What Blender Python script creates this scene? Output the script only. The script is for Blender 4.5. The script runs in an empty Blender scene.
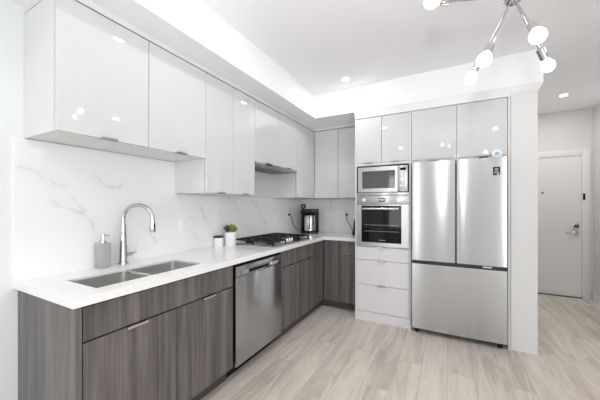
import bpy, bmesh, math, random
from mathutils import Vector, Matrix
random.seed(7)
PI = math.pi
SC = bpy.context.scene
COL = SC.collection

# ------------------------------------------------------------------ camera
cam_d = bpy.data.cameras.new('camera')
cam_d.sensor_width = 36.0
cam_d.lens = 278.0 / 600 * 36
cam_d.shift_y = 5.5 / 600
cam_d.clip_start = 0.02
cam = bpy.data.objects.new('camera', cam_d)
COL.objects.link(cam)
cam.location = (2.04, 0.0, 1.32)
cam.rotation_euler = (PI / 2, 0, math.radians(28))
SC.camera = cam

# ------------------------------------------------------------------ world, exposure, large lights
W = bpy.data.worlds.new('world')
SC.world = W
W.use_nodes = True
W.node_tree.nodes['Background'].inputs[0].default_value = (0.85, 0.93, 1.0, 1)
W.node_tree.nodes['Background'].inputs[1].default_value = 1.6
SC.view_settings.view_transform = 'Standard'
SC.view_settings.look = 'None'
SC.view_settings.gamma = 1
SC.view_settings.use_curve_mapping = False
SC.view_settings.exposure = -0.27
SC.cycles.max_bounces = 10
SC.cycles.diffuse_bounces = 6
SC.cycles.glossy_bounces = 5
SC.cycles.sample_clamp_indirect = 6
SC.cycles.caustics_reflective = False
SC.cycles.caustics_refractive = False


def area(name, loc, rot, sx, sy, power, color=(1, 1, 1)):
    l = bpy.data.lights.new(name, 'AREA')
    l.shape = 'RECTANGLE'
    l.size = sx
    l.size_y = sy
    l.energy = power
    l.color = color
    o = bpy.data.objects.new(name, l)
    o.location = loc
    o.rotation_euler = rot
    COL.objects.link(o)
    return o


# area lights added for daylight from three unseen, invented windows
area('window_daylight', (0.5, -3.9, 1.45), (-PI / 2, 0, PI), 0.6, 1.8, 22, (0.93, 0.97, 1.0))
area('window_daylight', (5.02, -3.9, 1.45), (-PI / 2, 0, PI), 1.2, 1.8, 75, (0.93, 0.97, 1.0))
area('window_daylight', (5.7, -1.6, 1.45), (0, PI / 2, 0), 1.8, 2.8, 95, (0.95, 0.98, 1.0))
# the photographer's flash, just above the camera
fl = bpy.data.lights.new('camera_flash', 'POINT')
fl.energy = 10
fl.shadow_soft_size = 0.05
flo = bpy.data.objects.new('camera_flash', fl)
flo.location = (2.04, -0.05, 1.66)
COL.objects.link(flo)


# upward spot added beside the flash to brighten the ceiling
fb = bpy.data.lights.new('bounce_flash', 'SPOT')
fb.energy = 85
fb.spot_size = math.radians(130)
fb.spot_blend = 0.9
fb.shadow_soft_size = 0.05
fbo = bpy.data.objects.new('bounce_flash', fb)
fbo.location = (2.04, -0.1, 1.68)
fbo.rotation_euler = (math.radians(142), 0, math.radians(10))
COL.objects.link(fbo)

# ------------------------------------------------------------------ materials
def new_mat(name):
    m = bpy.data.materials.new(name)
    m.use_nodes = True
    nt = m.node_tree
    return m, nt, nt.nodes['Principled BSDF']


def srgb(r, g, b):
    f = lambda c: (c / 255 / 12.92) if c / 255 <= 0.04045 else ((c / 255 + 0.055) / 1.055) ** 2.4
    return (f(r), f(g), f(b), 1)


def plain(name, col, rough=0.5, metal=0.0, coat=0.0, spec=0.5, noise=0.02):
    m, nt, b = new_mat(name)
    b.inputs['Base Color'].default_value = col
    b.inputs['Roughness'].default_value = rough
    b.inputs['Metallic'].default_value = metal
    b.inputs['Coat Weight'].default_value = coat
    b.inputs['Coat Roughness'].default_value = 0.03
    b.inputs['Specular IOR Level'].default_value = spec
    # faint procedural unevenness of the surface
    t = nt.nodes.new('ShaderNodeTexCoord')
    n = nt.nodes.new('ShaderNodeTexNoise')
    n.inputs['Scale'].default_value = 14
    n.inputs['Detail'].default_value = 3
    nt.links.new(t.outputs['Object'], n.inputs['Vector'])
    r = nt.nodes.new('ShaderNodeMapRange')
    r.inputs['To Min'].default_value = max(0.0, rough - noise)
    r.inputs['To Max'].default_value = rough + noise
    nt.links.new(n.outputs['Fac'], r.inputs['Value'])
    nt.links.new(r.outputs['Result'], b.inputs['Roughness'])
    return m


def emit(name, col, strength):
    m, nt, b = new_mat(name)
    b.inputs['Base Color'].default_value = col
    b.inputs['Emission Color'].default_value = col
    b.inputs['Emission Strength'].default_value = strength
    return m


def steel(name, col=(0.62, 0.62, 0.61, 1), rough=0.24, aniso=0.75, axis='Z', streak=(3, 3, 160)):
    m, nt, b = new_mat(name)
    b.inputs['Metallic'].default_value = 1
    b.inputs['Anisotropic'].default_value = aniso
    b.inputs['Anisotropic Rotation'].default_value = 0.25
    tg = nt.nodes.new('ShaderNodeTangent')
    tg.direction_type = 'RADIAL'
    tg.axis = axis
    nt.links.new(tg.outputs[0], b.inputs['Tangent'])
    t = nt.nodes.new('ShaderNodeTexCoord')
    mp = nt.nodes.new('ShaderNodeMapping')
    mp.inputs['Scale'].default_value = streak
    n = nt.nodes.new('ShaderNodeTexNoise')
    n.inputs['Scale'].default_value = 3
    n.inputs['Detail'].default_value = 4
    nt.links.new(t.outputs['Object'], mp.inputs[0])
    nt.links.new(mp.outputs[0], n.inputs['Vector'])
    r = nt.nodes.new('ShaderNodeMapRange')
    r.inputs['To Min'].default_value = rough - 0.02
    r.inputs['To Max'].default_value = rough + 0.02
    nt.links.new(n.outputs['Fac'], r.inputs['Value'])
    nt.links.new(r.outputs['Result'], b.inputs['Roughness'])
    mx = nt.nodes.new('ShaderNodeMixRGB')
    mx.inputs[1].default_value = tuple(c * 0.985 for c in col[:3]) + (1,)
    mx.inputs[2].default_value = col
    nt.links.new(n.outputs['Fac'], mx.inputs[0])
    nt.links.new(mx.outputs[0], b.inputs['Base Color'])
    return m


def wood_grey():
    m, nt, b = new_mat('grey_wood_laminate')
    t = nt.nodes.new('ShaderNodeTexCoord')
    oi = nt.nodes.new('ShaderNodeObjectInfo')
    ad = nt.nodes.new('ShaderNodeVectorMath')
    ad.operation = 'ADD'
    mu = nt.nodes.new('ShaderNodeMath')
    mu.operation = 'MULTIPLY'
    mu.inputs[1].default_value = 37
    nt.links.new(oi.outputs['Random'], mu.inputs[0])
    nt.links.new(t.outputs['Object'], ad.inputs[0])
    nt.links.new(mu.outputs[0], ad.inputs[1])
    mp = nt.nodes.new('ShaderNodeMapping')
    mp.inputs['Scale'].default_value = (1, 1, 0.045)
    nt.links.new(ad.outputs[0], mp.inputs[0])
    n1 = nt.nodes.new('ShaderNodeTexNoise')
    n1.inputs['Scale'].default_value = 17
    n1.inputs['Detail'].default_value = 5
    n1.inputs['Roughness'].default_value = 0.65
    n2 = nt.nodes.new('ShaderNodeTexNoise')
    n2.inputs['Scale'].default_value = 75
    n2.inputs['Detail'].default_value = 4
    nt.links.new(mp.outputs[0], n1.inputs['Vector'])
    nt.links.new(mp.outputs[0], n2.inputs['Vector'])
    cr = nt.nodes.new('ShaderNodeValToRGB')
    cr.color_ramp.elements[0].position = 0.33
    cr.color_ramp.elements[0].color = srgb(80, 76, 75)
    cr.color_ramp.elements[1].position = 0.68
    cr.color_ramp.elements[1].color = srgb(124, 119, 117)
    nt.links.new(n1.outputs['Fac'], cr.inputs[0])
    cr2 = nt.nodes.new('ShaderNodeValToRGB')
    cr2.color_ramp.elements[0].position = 0.35
    cr2.color_ramp.elements[0].color = (0.72, 0.72, 0.72, 1)
    cr2.color_ramp.elements[1].position = 0.62
    cr2.color_ramp.elements[1].color = (1, 1, 1, 1)
    nt.links.new(n2.outputs['Fac'], cr2.inputs[0])
    mx = nt.nodes.new('ShaderNodeMixRGB')
    mx.blend_type = 'MULTIPLY'
    mx.inputs[0].default_value = 0.8
    nt.links.new(cr.outputs[0], mx.inputs[1])
    nt.links.new(cr2.outputs[0], mx.inputs[2])
    nt.links.new(mx.outputs[0], b.inputs['Base Color'])
    b.inputs['Roughness'].default_value = 0.42
    return m


def marble(name, base, vein, scale, width, rough, amount=0.6):
    m, nt, b = new_mat(name)
    t = nt.nodes.new('ShaderNodeTexCoord')
    mp = nt.nodes.new('ShaderNodeMapping')
    mp.inputs['Rotation'].default_value = (0.6, 0.3, 0.5)
    mp.inputs['Location'].default_value = (3.3, 1.7, 0.4)
    nt.links.new(t.outputs['Object'], mp.inputs[0])
    n = nt.nodes.new('ShaderNodeTexNoise')
    n.inputs['Scale'].default_value = scale
    n.inputs['Detail'].default_value = 7
    n.inputs['Roughness'].default_value = 0.55
    n.inputs['Distortion'].default_value = 0.9
    nt.links.new(mp.outputs[0], n.inputs['Vector'])
    s = nt.nodes.new('ShaderNodeMath')
    s.operation = 'SUBTRACT'
    s.inputs[1].default_value = 0.5
    nt.links.new(n.outputs['Fac'], s.inputs[0])
    a = nt.nodes.new('ShaderNodeMath')
    a.operation = 'ABSOLUTE'
    nt.links.new(s.outputs[0], a.inputs[0])
    r = nt.nodes.new('ShaderNodeMapRange')
    r.inputs['From Min'].default_value = 0
    r.inputs['From Max'].default_value = width
    r.inputs['To Min'].default_value = 1
    r.inputs['To Max'].default_value = 0
    nt.links.new(a.outputs[0], r.inputs['Value'])
    n2 = nt.nodes.new('ShaderNodeTexNoise')
    n2.inputs['Scale'].default_value = scale * 1.3
    nt.links.new(t.outputs['Object'], n2.inputs['Vector'])
    r2 = nt.nodes.new('ShaderNodeMapRange')
    r2.inputs['From Min'].default_value = 0.5
    r2.inputs['From Max'].default_value = 0.68
    r2.inputs['To Max'].default_value = amount
    nt.links.new(n2.outputs['Fac'], r2.inputs['Value'])
    mu = nt.nodes.new('ShaderNodeMath')
    mu.operation = 'MULTIPLY'
    nt.links.new(r.outputs[0], mu.inputs[0])
    nt.links.new(r2.outputs[0], mu.inputs[1])
    mx = nt.nodes.new('ShaderNodeMixRGB')
    mx.inputs[1].default_value = base
    mx.inputs[2].default_value = vein
    nt.links.new(mu.outputs[0], mx.inputs[0])
    nt.links.new(mx.outputs[0], b.inputs['Base Color'])
    b.inputs['Roughness'].default_value = rough
    return m


VEINS = [(0.604, 1.531, 0.739, 1.461), (0.739, 1.461, 0.81, 1.425), (0.81, 1.425, 0.861, 1.354), (0.861, 1.354, 0.942, 1.24), (0.748, 1.346, 0.845, 1.293), (0.845, 1.293, 0.925, 1.253), (0.925, 1.253, 0.97, 1.161), (0.97, 1.512, 1.061, 1.439), (1.061, 1.439, 1.113, 1.449), (1.113, 1.449, 1.161, 1.48), (1.6, 1.418, 1.661, 1.359), (1.845, 1.297, 1.948, 1.142), (1.747, 1.091, 1.826, 1.002), (2.232, 1.404, 2.35, 1.293), (1.349, 1.147, 1.399, 1.041), (2.612, 1.384, 2.811, 1.215), (2.811, 1.215, 2.941, 0.982), (3.306, 1.327, 3.202, 1.096)]


def vein_slab():
    """white slab with a few long soft grey veins laid along chosen lines on the left wall"""
    m, nt, b = new_mat('white_marble_splashback')
    L = nt.links.new
    t = nt.nodes.new('ShaderNodeTexCoord')

    def math_(op, a, b_=None, clamp=False):
        n = nt.nodes.new('ShaderNodeMath')
        n.operation = op
        n.use_clamp = clamp
        for i, v in enumerate((a, b_)):
            if v is None: continue
            if isinstance(v, (int, float)): n.inputs[i].default_value = v
            else: L(v, n.inputs[i])
        return n.outputs[0]
    wob = nt.nodes.new('ShaderNodeTexNoise')
    wob.inputs['Scale'].default_value = 9
    wob.inputs['Detail'].default_value = 5
    L(t.outputs['Object'], wob.inputs['Vector'])
    off = nt.nodes.new('ShaderNodeVectorMath'); off.operation = 'SUBTRACT'; off.inputs[1].default_value = (0.5, 0.5, 0.5)
    L(wob.outputs['Color'], off.inputs[0])
    sc = nt.nodes.new('ShaderNodeVectorMath'); sc.operation = 'SCALE'; sc.inputs['Scale'].default_value = 0.09
    L(off.outputs[0], sc.inputs[0])
    ad = nt.nodes.new('ShaderNodeVectorMath'); ad.operation = 'ADD'
    L(t.outputs['Object'], ad.inputs[0]); L(sc.outputs[0], ad.inputs[1])
    sp = nt.nodes.new('ShaderNodeSeparateXYZ')
    L(ad.outputs[0], sp.inputs[0])
    Y, Z = sp.outputs['Y'], sp.outputs['Z']
    total = None
    for (y0, z0, y1, z1) in VEINS:
        ln = math.hypot(y1 - y0, z1 - z0)
        uy, uz = (y1 - y0) / ln, (z1 - z0) / ln
        dy, dz = math_('SUBTRACT', Y, y0), math_('SUBTRACT', Z, z0)
        al = math_('ADD', math_('MULTIPLY', dy, uy), math_('MULTIPLY', dz, uz))
        ac = math_('ABSOLUTE', math_('SUBTRACT', math_('MULTIPLY', dy, uz), math_('MULTIPLY', dz, uy)))
        over = math_('MAXIMUM', math_('SUBTRACT', math_('ABSOLUTE', math_('SUBTRACT', al, ln / 2)), ln / 2), 0)
        d = math_('ADD', ac, over)
        f = math_('SUBTRACT', 1, math_('MULTIPLY', d, 1 / 0.013), True)
        f2 = math_('MULTIPLY', math_('SUBTRACT', 1, math_('MULTIPLY', d, 1 / 0.05), True), 0.22)
        f = math_('MAXIMUM', f, f2)
        total = f if total is None else math_('MAXIMUM', total, f)
    br = nt.nodes.new('ShaderNodeTexNoise')
    br.inputs['Scale'].default_value = 16
    L(t.outputs['Object'], br.inputs['Vector'])
    fade = math_('MULTIPLY', math_('SUBTRACT', br.outputs['Fac'], 0.28), 2.2, True)
    fac = math_('MULTIPLY', math_('MULTIPLY', total, fade), 0.5)
    mx = nt.nodes.new('ShaderNodeMixRGB')
    mx.inputs[1].default_value = srgb(239, 240, 242)
    mx.inputs[2].default_value = srgb(168, 163, 164)
    L(fac, mx.inputs[0])
    L(mx.outputs[0], b.inputs['Base Color'])
    b.inputs['Roughness'].default_value = 0.06
    return m


def floor_mat():
    m, nt, b = new_mat('greige_oak_planks')
    t = nt.nodes.new('ShaderNodeTexCoord')
    sep = nt.nodes.new('ShaderNodeSeparateXYZ')
    cmb = nt.nodes.new('ShaderNodeCombineXYZ')
    nt.links.new(t.outputs['Object'], sep.inputs[0])
    nt.links.new(sep.outputs['Y'], cmb.inputs['X'])
    nt.links.new(sep.outputs['X'], cmb.inputs['Y'])
    br = nt.nodes.new('ShaderNodeTexBrick')
    br.offset = 0.37
    br.inputs['Color1'].default_value = (0, 0, 0, 1)
    br.inputs['Color2'].default_value = (1, 1, 1, 1)
    br.inputs['Mortar'].default_value = (0.5, 0.5, 0.5, 1)
    br.inputs['Scale'].default_value = 1
    br.inputs['Mortar Size'].default_value = 0.0016
    br.inputs['Mortar Smooth'].default_value = 0.3
    br.inputs['Brick Width'].default_value = 1.25
    br.inputs['Row Height'].default_value = 0.185
    nt.links.new(cmb.outputs[0], br.inputs['Vector'])
    # grain, shifted from plank to plank
    mp = nt.nodes.new('ShaderNodeMapping')
    mp.inputs['Scale'].default_value = (1.1, 9, 1)
    nt.links.new(cmb.outputs[0], mp.inputs[0])
    ad = nt.nodes.new('ShaderNodeVectorMath')
    ad.operation = 'MULTIPLY_ADD'
    ad.inputs[1].default_value = (13, 7, 5)
    nt.links.new(br.outputs['Color'], ad.inputs[0])
    nt.links.new(mp.outputs[0], ad.inputs[2])
    n = nt.nodes.new('ShaderNodeTexNoise')
    n.inputs['Scale'].default_value = 1.6
    n.inputs['Detail'].default_value = 8
    n.inputs['Roughness'].default_value = 0.62
    n.inputs['Distortion'].default_value = 0.8
    nt.links.new(ad.outputs[0], n.inputs['Vector'])
    mixf = nt.nodes.new('ShaderNodeMath')
    mixf.operation = 'MULTIPLY_ADD'
    mixf.inputs[1].default_value = 0.20
    nt.links.new(br.outputs['Color'], mixf.inputs[0])
    nt.links.new(n.outputs['Fac'], mixf.inputs[2])
    cr = nt.nodes.new('ShaderNodeValToRGB')
    e = cr.color_ramp.elements
    e[0].position = 0.36
    e[0].color = srgb(182, 172, 163)
    e[1].position = 0.80
    e[1].color = srgb(232, 224, 215)
    k = e.new(0.58)
    k.color = srgb(213, 204, 195)
    nt.links.new(mixf.outputs[0], cr.inputs[0])
    mx = nt.nodes.new('ShaderNodeMixRGB')
    mx.inputs[2].default_value = srgb(140, 130, 123)
    mf = nt.nodes.new('ShaderNodeMath')
    mf.operation = 'MULTIPLY'
    mf.inputs[1].default_value = 0.55
    nt.links.new(br.outputs['Fac'], mf.inputs[0])
    nt.links.new(mf.outputs[0], mx.inputs[0])
    nt.links.new(cr.outputs[0], mx.inputs[1])
    nt.links.new(mx.outputs[0], b.inputs['Base Color'])
    b.inputs['Roughness'].default_value = 0.38
    b.inputs['Specular IOR Level'].default_value = 0.4
    return m


M = {}
M['wall'] = plain('wall_paint', srgb(226, 229, 230), 0.6, spec=0.3)
M['hall'] = plain('hall_wall_paint', srgb(222, 222, 222), 0.6, spec=0.3)
M['ceiling'] = plain('ceiling_paint', srgb(244, 244, 247), 0.75, spec=0.2)
M['trim'] = plain('trim_paint', srgb(232, 232, 232), 0.35)
M['floor'] = floor_mat()
M['gloss'] = plain('white_gloss_lacquer', srgb(210, 210, 211), 0.02, coat=0.3, noise=0.004)
M['carcass'] = plain('white_melamine', srgb(222, 222, 221), 0.35)
M['satin'] = plain('white_satin_lacquer', srgb(224, 222, 224), 0.18)
M['marble'] = marble('white_marble_slab', srgb(244, 245, 246), srgb(180, 177, 179), 1.15, 0.02, 0.1)
M['veined'] = vein_slab()
M['quartz'] = marble('white_quartz', srgb(240, 240, 239), srgb(215, 215, 216), 6.0, 0.03, 0.14, 0.4)
M['wood'] = wood_grey()
M['wood_dark'] = plain('dark_grey_laminate', srgb(78, 73, 71), 0.5)
M['steel'] = steel('brushed_stainless', (0.50, 0.50, 0.495, 1), 0.28, 0.8)
M['steel_v'] = steel('brushed_stainless_door', (0.505, 0.51, 0.515, 1), 0.24, 0.92)
M['steel_dark'] = steel('brushed_stainless_dark', (0.42, 0.41, 0.40, 1), 0.3, 0.5)
M['sinksteel'] = steel('sink_stainless', (0.62, 0.61, 0.59, 1), 0.38, 0.2)
M['chrome'] = plain('polished_chrome', (0.56, 0.57, 0.58, 1), 0.07, 1.0)
M['nickel'] = plain('satin_nickel', (0.66, 0.65, 0.64, 1), 0.25, 1.0)
M['pull'] = plain('dark_satin_nickel', (0.33, 0.33, 0.33, 1), 0.3, 1.0)
M['black'] = plain('black_plastic', srgb(13, 13, 15), 0.35, spec=0.3)
M['dkgap'] = plain('dark_gasket', srgb(52, 53, 55), 0.6)
M['glass_black'] = plain('black_glass', srgb(12, 13, 15), 0.04, spec=0.25)
M['glass_smoke'] = plain('smoked_glass', srgb(66, 68, 71), 0.08, coat=0.5)
M['iron'] = plain('cast_iron', srgb(22, 22, 23), 0.45, spec=0.4)
M['ceramic'] = plain('white_ceramic', srgb(240, 240, 240), 0.2)
M['concrete'] = plain('grey_stone', srgb(168, 168, 166), 0.7)
M['plastic_w'] = plain('white_plastic', srgb(238, 238, 240), 0.3)
M['soil'] = plain('soil', srgb(50, 40, 32), 0.95)
M['leaf'] = plain('leaf_green', srgb(140, 165, 62), 0.5)
M['leaf_dark'] = plain('leaf_dusky', srgb(84, 92, 78), 0.55)
M['navy'] = plain('navy_plastic', srgb(24, 38, 74), 0.4)
M['cloud'] = plain('pale_blue_print', srgb(150, 186, 226), 0.4)
M['copper'] = plain('brass', (0.83, 0.62, 0.3, 1), 0.25, 1.0)
M['bulb'] = emit('lit_bulb', (1.0, 0.94, 0.86, 1), 10)
M['down'] = emit('lit_downlight', (1.0, 0.97, 0.93, 1), 30)
M['display'] = emit('lit_digits', (0.75, 0.85, 1.0, 1), 0.9)
mg, ntg, bg = new_mat('window_glass')
bg.inputs['Transmission Weight'].default_value = 1
bg.inputs['Roughness'].default_value = 0.0
bg.inputs['IOR'].default_value = 1.02
M['glass'] = mg

# ------------------------------------------------------------------ mesh helpers
OFF = {}


def B():
    return bmesh.new()


def bx(bm, x0, x1, y0, y1, z0, z1, bev=0.0, seg=2):
    if x1 < x0: x0, x1 = x1, x0
    if y1 < y0: y0, y1 = y1, y0
    if z1 < z0: z0, z1 = z1, z0
    r = bmesh.ops.create_cube(bm, size=1)
    vs = r['verts']
    for v in vs:
        v.co = Vector(((x0 + x1) / 2 + v.co.x * (x1 - x0), (y0 + y1) / 2 + v.co.y * (y1 - y0), (z0 + z1) / 2 + v.co.z * (z1 - z0)))
    if bev > 0:
        es = list({e for v in vs for e in v.link_edges})
        bmesh.ops.bevel(bm, geom=es, offset=bev, segments=seg, affect='EDGES', profile=0.5)
    return bm


def cyl(bm, p0, p1, r0, r1=None, n=24, cap=True):
    if r1 is None: r1 = r0
    p0 = Vector(p0); p1 = Vector(p1)
    d = p1 - p0
    q = d.to_track_quat('Z', 'Y').to_matrix().to_4x4()
    m = Matrix.Translation((p0 + p1) / 2) @ q
    bmesh.ops.create_cone(bm, cap_ends=cap, cap_tris=False, segments=n, radius1=r0, radius2=r1, depth=d.length, matrix=m)
    return bm


def sph(bm, c, r, s=(1, 1, 1), n=20):
    bmesh.ops.create_uvsphere(bm, u_segments=n, v_segments=max(8, n * 2 // 3), radius=r,
                              matrix=Matrix.Translation(c) @ Matrix.Diagonal((*s, 1)))
    return bm


def lathe(bm, prof, c, n=32):
    rings = []
    for r, z in prof:
        if r < 1e-5:
            rings.append([bm.verts.new((c[0], c[1], c[2] + z))])
        else:
            rings.append([bm.verts.new((c[0] + r * math.cos(2 * PI * k / n), c[1] + r * math.sin(2 * PI * k / n), c[2] + z)) for k in range(n)])
    for a, b in zip(rings[:-1], rings[1:]):
        for k in range(n):
            k2 = (k + 1) % n
            if len(a) == 1 and len(b) == 1: continue
            if len(a) == 1:
                bm.faces.new((a[0], b[k], b[k2]))
            elif len(b) == 1:
                bm.faces.new((a[k], a[k2], b[0]))
            else:
                bm.faces.new((a[k], a[k2], b[k2], b[k]))
    return bm


def tube(bm, pts, rad, n=12, smooth_steps=0):
    P = [Vector(p) for p in pts]
    if smooth_steps:
        Q = []
        for i in range(len(P) - 1):
            a, b, c, d = P[max(i - 1, 0)], P[i], P[i + 1], P[min(i + 2, len(P) - 1)]
            for s in range(smooth_steps):
                t = s / smooth_steps
                Q.append(0.5 * ((2 * b) + (-a + c) * t + (2 * a - 5 * b + 4 * c - d) * t * t + (-a + 3 * b - 3 * c + d) * t ** 3))
        Q.append(P[-1])
        if isinstance(rad, (list, tuple)):
            R = []
            for i in range(len(P) - 1):
                for s in range(smooth_steps):
                    t = s / smooth_steps
                    R.append(rad[i] * (1 - t) + rad[i + 1] * t)
            rad = R + [rad[-1]]
        P = Q
    if not isinstance(rad, (list, tuple)):
        rad = [rad] * len(P)
    up = None
    rings = []
    for i, p in enumerate(P):
        t = (P[min(i + 1, len(P) - 1)] - P[max(i - 1, 0)]).normalized()
        if up is None:
            up = Vector((0, 0, 1)) if abs(t.z) < 0.9 else Vector((1, 0, 0))
        x = t.cross(up).normalized()
        up = x.cross(t).normalized()
        rings.append([bm.verts.new(p + rad[i] * (x * math.cos(2 * PI * k / n) + up * math.sin(2 * PI * k / n))) for k in range(n)])
    for a, b in zip(rings[:-1], rings[1:]):
        for k in range(n):
            bm.faces.new((a[k], a[(k + 1) % n], b[(k + 1) % n], b[k]))
    bm.faces.new(rings[0][::-1])
    bm.faces.new(rings[-1])
    return bm


def cells(bm, xs, ys, keep, z0, z1):
    """solid plate made of the kept cells of a grid, with no inner walls"""
    vt, vb = {}, {}
    def V(d, i, j, z):
        if (i, j) not in d:
            d[(i, j)] = bm.verts.new((xs[i], ys[j], z))
        return d[(i, j)]
    nx, ny = len(xs) - 1, len(ys) - 1
    K = {(i, j) for i in range(nx) for j in range(ny) if keep((xs[i] + xs[i + 1]) / 2, (ys[j] + ys[j + 1]) / 2)}
    for (i, j) in K:
        bm.faces.new([V(vt, i, j, z1), V(vt, i + 1, j, z1), V(vt, i + 1, j + 1, z1), V(vt, i, j + 1, z1)])
        bm.faces.new([V(vb, i, j + 1, z0), V(vb, i + 1, j + 1, z0), V(vb, i + 1, j, z0), V(vb, i, j, z0)])
        for di, dj, a, b in ((0, -1, (i, j), (i + 1, j)), (1, 0, (i + 1, j), (i + 1, j + 1)), (0, 1, (i + 1, j + 1), (i, j + 1)), (-1, 0, (i, j + 1), (i, j))):
            if (i + di, j + dj) not in K:
                bm.faces.new([V(vb, *a, z0), V(vb, *b, z0), V(vt, *b, z1), V(vt, *a, z1)])
    return bm


def obj(name, bm, mat, parent=None, loc=None, smooth=None):
    """links a bmesh given in world coordinates as one mesh object"""
    off = Vector(OFF.get(parent.name, (0, 0, 0))) if parent else Vector(loc or (0, 0, 0))
    bmesh.ops.translate(bm, verts=bm.verts, vec=-off)
    bmesh.ops.recalc_face_normals(bm, faces=bm.faces)
    me = bpy.data.meshes.new(name)
    bm.to_mesh(me)
    bm.free()
    me.materials.append(mat)
    if smooth is None or smooth:
        for p in me.polygons: p.use_smooth = True
        try:
            me.set_sharp_from_angle(angle=math.radians(32))
        except Exception:
            pass
    o = bpy.data.objects.new(name, me)
    COL.objects.link(o)
    if parent:
        o.parent = parent
    else:
        o.location = off
    OFF[o.name] = tuple(off)
    return o


def tag(o, label, cat, group=None):
    o['label'] = label
    o['category'] = cat
    if group: o['group'] = group
    return o


def thing(name, label, cat, loc, group=None):
    o = bpy.data.objects.new(name, None)
    o.empty_display_size = 0.05
    COL.objects.link(o)
    o.location = loc
    OFF[o.name] = tuple(loc)
    return tag(o, label, cat, group)


def struct(name, bm, m, parent=None):
    o = obj(name, bm, m, parent)
    if not parent: o['kind'] = 'structure'
    return o


# ------------------------------------------------------------------ the room
CEIL = 2.69
SOF = 2.40
BACK = 3.94
XR = 3.84
XL2, YB, XFAR, YH = 0.0, -4.0, 5.8, 5.38
struct('floor', bx(B(), -0.1, XFAR + 0.1, YB - 0.1, YH + 0.1, -0.1, 0.0), M['floor'])
struct('ceiling', bx(B(), -0.1, XFAR + 0.1, YB - 0.1, YH + 0.1, CEIL, CEIL + 0.1), M['ceiling'])
struct('wall_left', bx(B(), -0.1, 0, YB - 0.1, BACK + 0.1, 0, CEIL), M['wall'])
struct('wall_back', bx(B(), 0, 2.62, BACK, BACK + 0.1, 0, CEIL), M['wall'])
struct('wall_end', bx(B(), 2.55, 2.74, 3.15, YH, 0, SOF), M['hall'])
struct('wall_hall', bx(B(), 2.55, XR + 0.12, YH, YH + 0.1, 0, CEIL), M['hall'])
struct('wall_hall_right', bx(B(), XR, XR + 0.12, 0.9, YH, 0, CEIL), M['hall'])
struct('wall_right_return', bx(B(), XR + 0.12, XFAR, 0.9, 1.02, 0, CEIL), M['wall'])


def wall_with_holes(name, horiz, a0, a1, c0, c1, holes):
    """wall in the plane across 'horiz' ('x' = runs along x); holes are (a0, a1, z0, z1)"""
    xs = sorted({a0, a1, *[h[0] for h in holes], *[h[1] for h in holes]})
    zs = sorted({0, CEIL, *[h[2] for h in holes], *[h[3] for h in holes]})
    bm = cells(B(), xs, zs, lambda x, z: not any(h[0] < x < h[1] and h[2] < z < h[3] for h in holes), c0, c1)
    for v in bm.verts:
        x, y, z = v.co
        v.co = Vector((x, z, y)) if horiz == 'x' else Vector((z, x, y))
    return struct(name, bm, M['wall'])


WZ0, WZ1 = 0.5, 2.4  # unseen windows, invented to bring daylight in
wall_with_holes('wall_window_side', 'x', 0, XFAR, YB - 0.1, YB, [(0.15, 0.85, WZ0, WZ1), (4.4, 5.65, WZ0, WZ1)])
wall_with_holes('wall_right', 'y', YB, 0.9, XFAR, XFAR + 0.1, [(-3.1, -0.1, WZ0, WZ1)])


def window(n, axis, a0, a1, c):
    f = B()
    w = 0.05
    def box(p0, p1, z0, z1, d=0.03):
        if axis == 'x': bx(f, p0, p1, c - d, c + d, z0, z1)
        else: bx(f, c - d, c + d, p0, p1, z0, z1)
    box(a0, a0 + w, WZ0, WZ1); box(a1 - w, a1, WZ0, WZ1)
    box(a0 + w, a1 - w, WZ0, WZ0 + w); box(a0 + w, a1 - w, WZ1 - w, WZ1)
    box((a0 + a1) / 2 - w / 2, (a0 + a1) / 2 + w / 2, WZ0 + w, WZ1 - w)
    fr = struct('window_%d' % n, f, M['trim'])
    g = B()
    if axis == 'x': bx(g, a0 + w, a1 - w, c - 0.006, c + 0.006, WZ0 + w, WZ1 - w)
    else: bx(g, c - 0.006, c + 0.006, a0 + w, a1 - w, WZ0 + w, WZ1 - w)
    obj('pane', g, M['glass'], fr)


window(1, 'x', 0.15, 0.85, YB - 0.05)
window(2, 'x', 4.4, 5.65, YB - 0.05)
window(3, 'y', -3.1, -0.1, XFAR + 0.05)

# dropped bulkhead over the cabinets
SX, SY, SXE = 0.585, 3.13, 2.775
bm = cells(B(), [0, SX, SXE], [YB + 0.001, SY, BACK], lambda x, y: x < SX or y > SY, SOF, CEIL)
struct('ceiling_bulkhead', bm, M['ceiling'])
# (the part of the bulkhead over the end wall reaches back to the hall wall)
struct('ceiling_bulkhead_hall', bx(B(), 2.55, SXE, BACK, YH, SOF, CEIL), M['ceiling'])

# marble splashback slabs
bm = B()
T = 0.014
bx(bm, 0, T, 0.588, 1.573, 0.92, 1.683)
bx(bm, 0, T, 1.573, 2.195, 0.92, 1.418)
bx(bm, 0, T, 2.195, 3.05, 0.92, 1.418)
bx(bm, 0, T, 3.05, BACK, 0.92, 1.418)
bmesh.ops.remove_doubles(bm, verts=bm.verts, dist=1e-5)
struct('wall_splashback_left', bm, M['veined'])
struct('wall_splashback_back', bx(B(), T, 1.085, BACK - T, BACK, 0.92, 1.418), M['marble'])

# baseboards
struct('baseboard_left', bx(B(), 0, 0.012, YB, 0.60, 0, 0.1), M['trim'])
struct('baseboard_hall', bx(B(), XR - 0.012, XR, 0.9, YH - 0.02, 0, 0.1), M['trim'])

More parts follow.
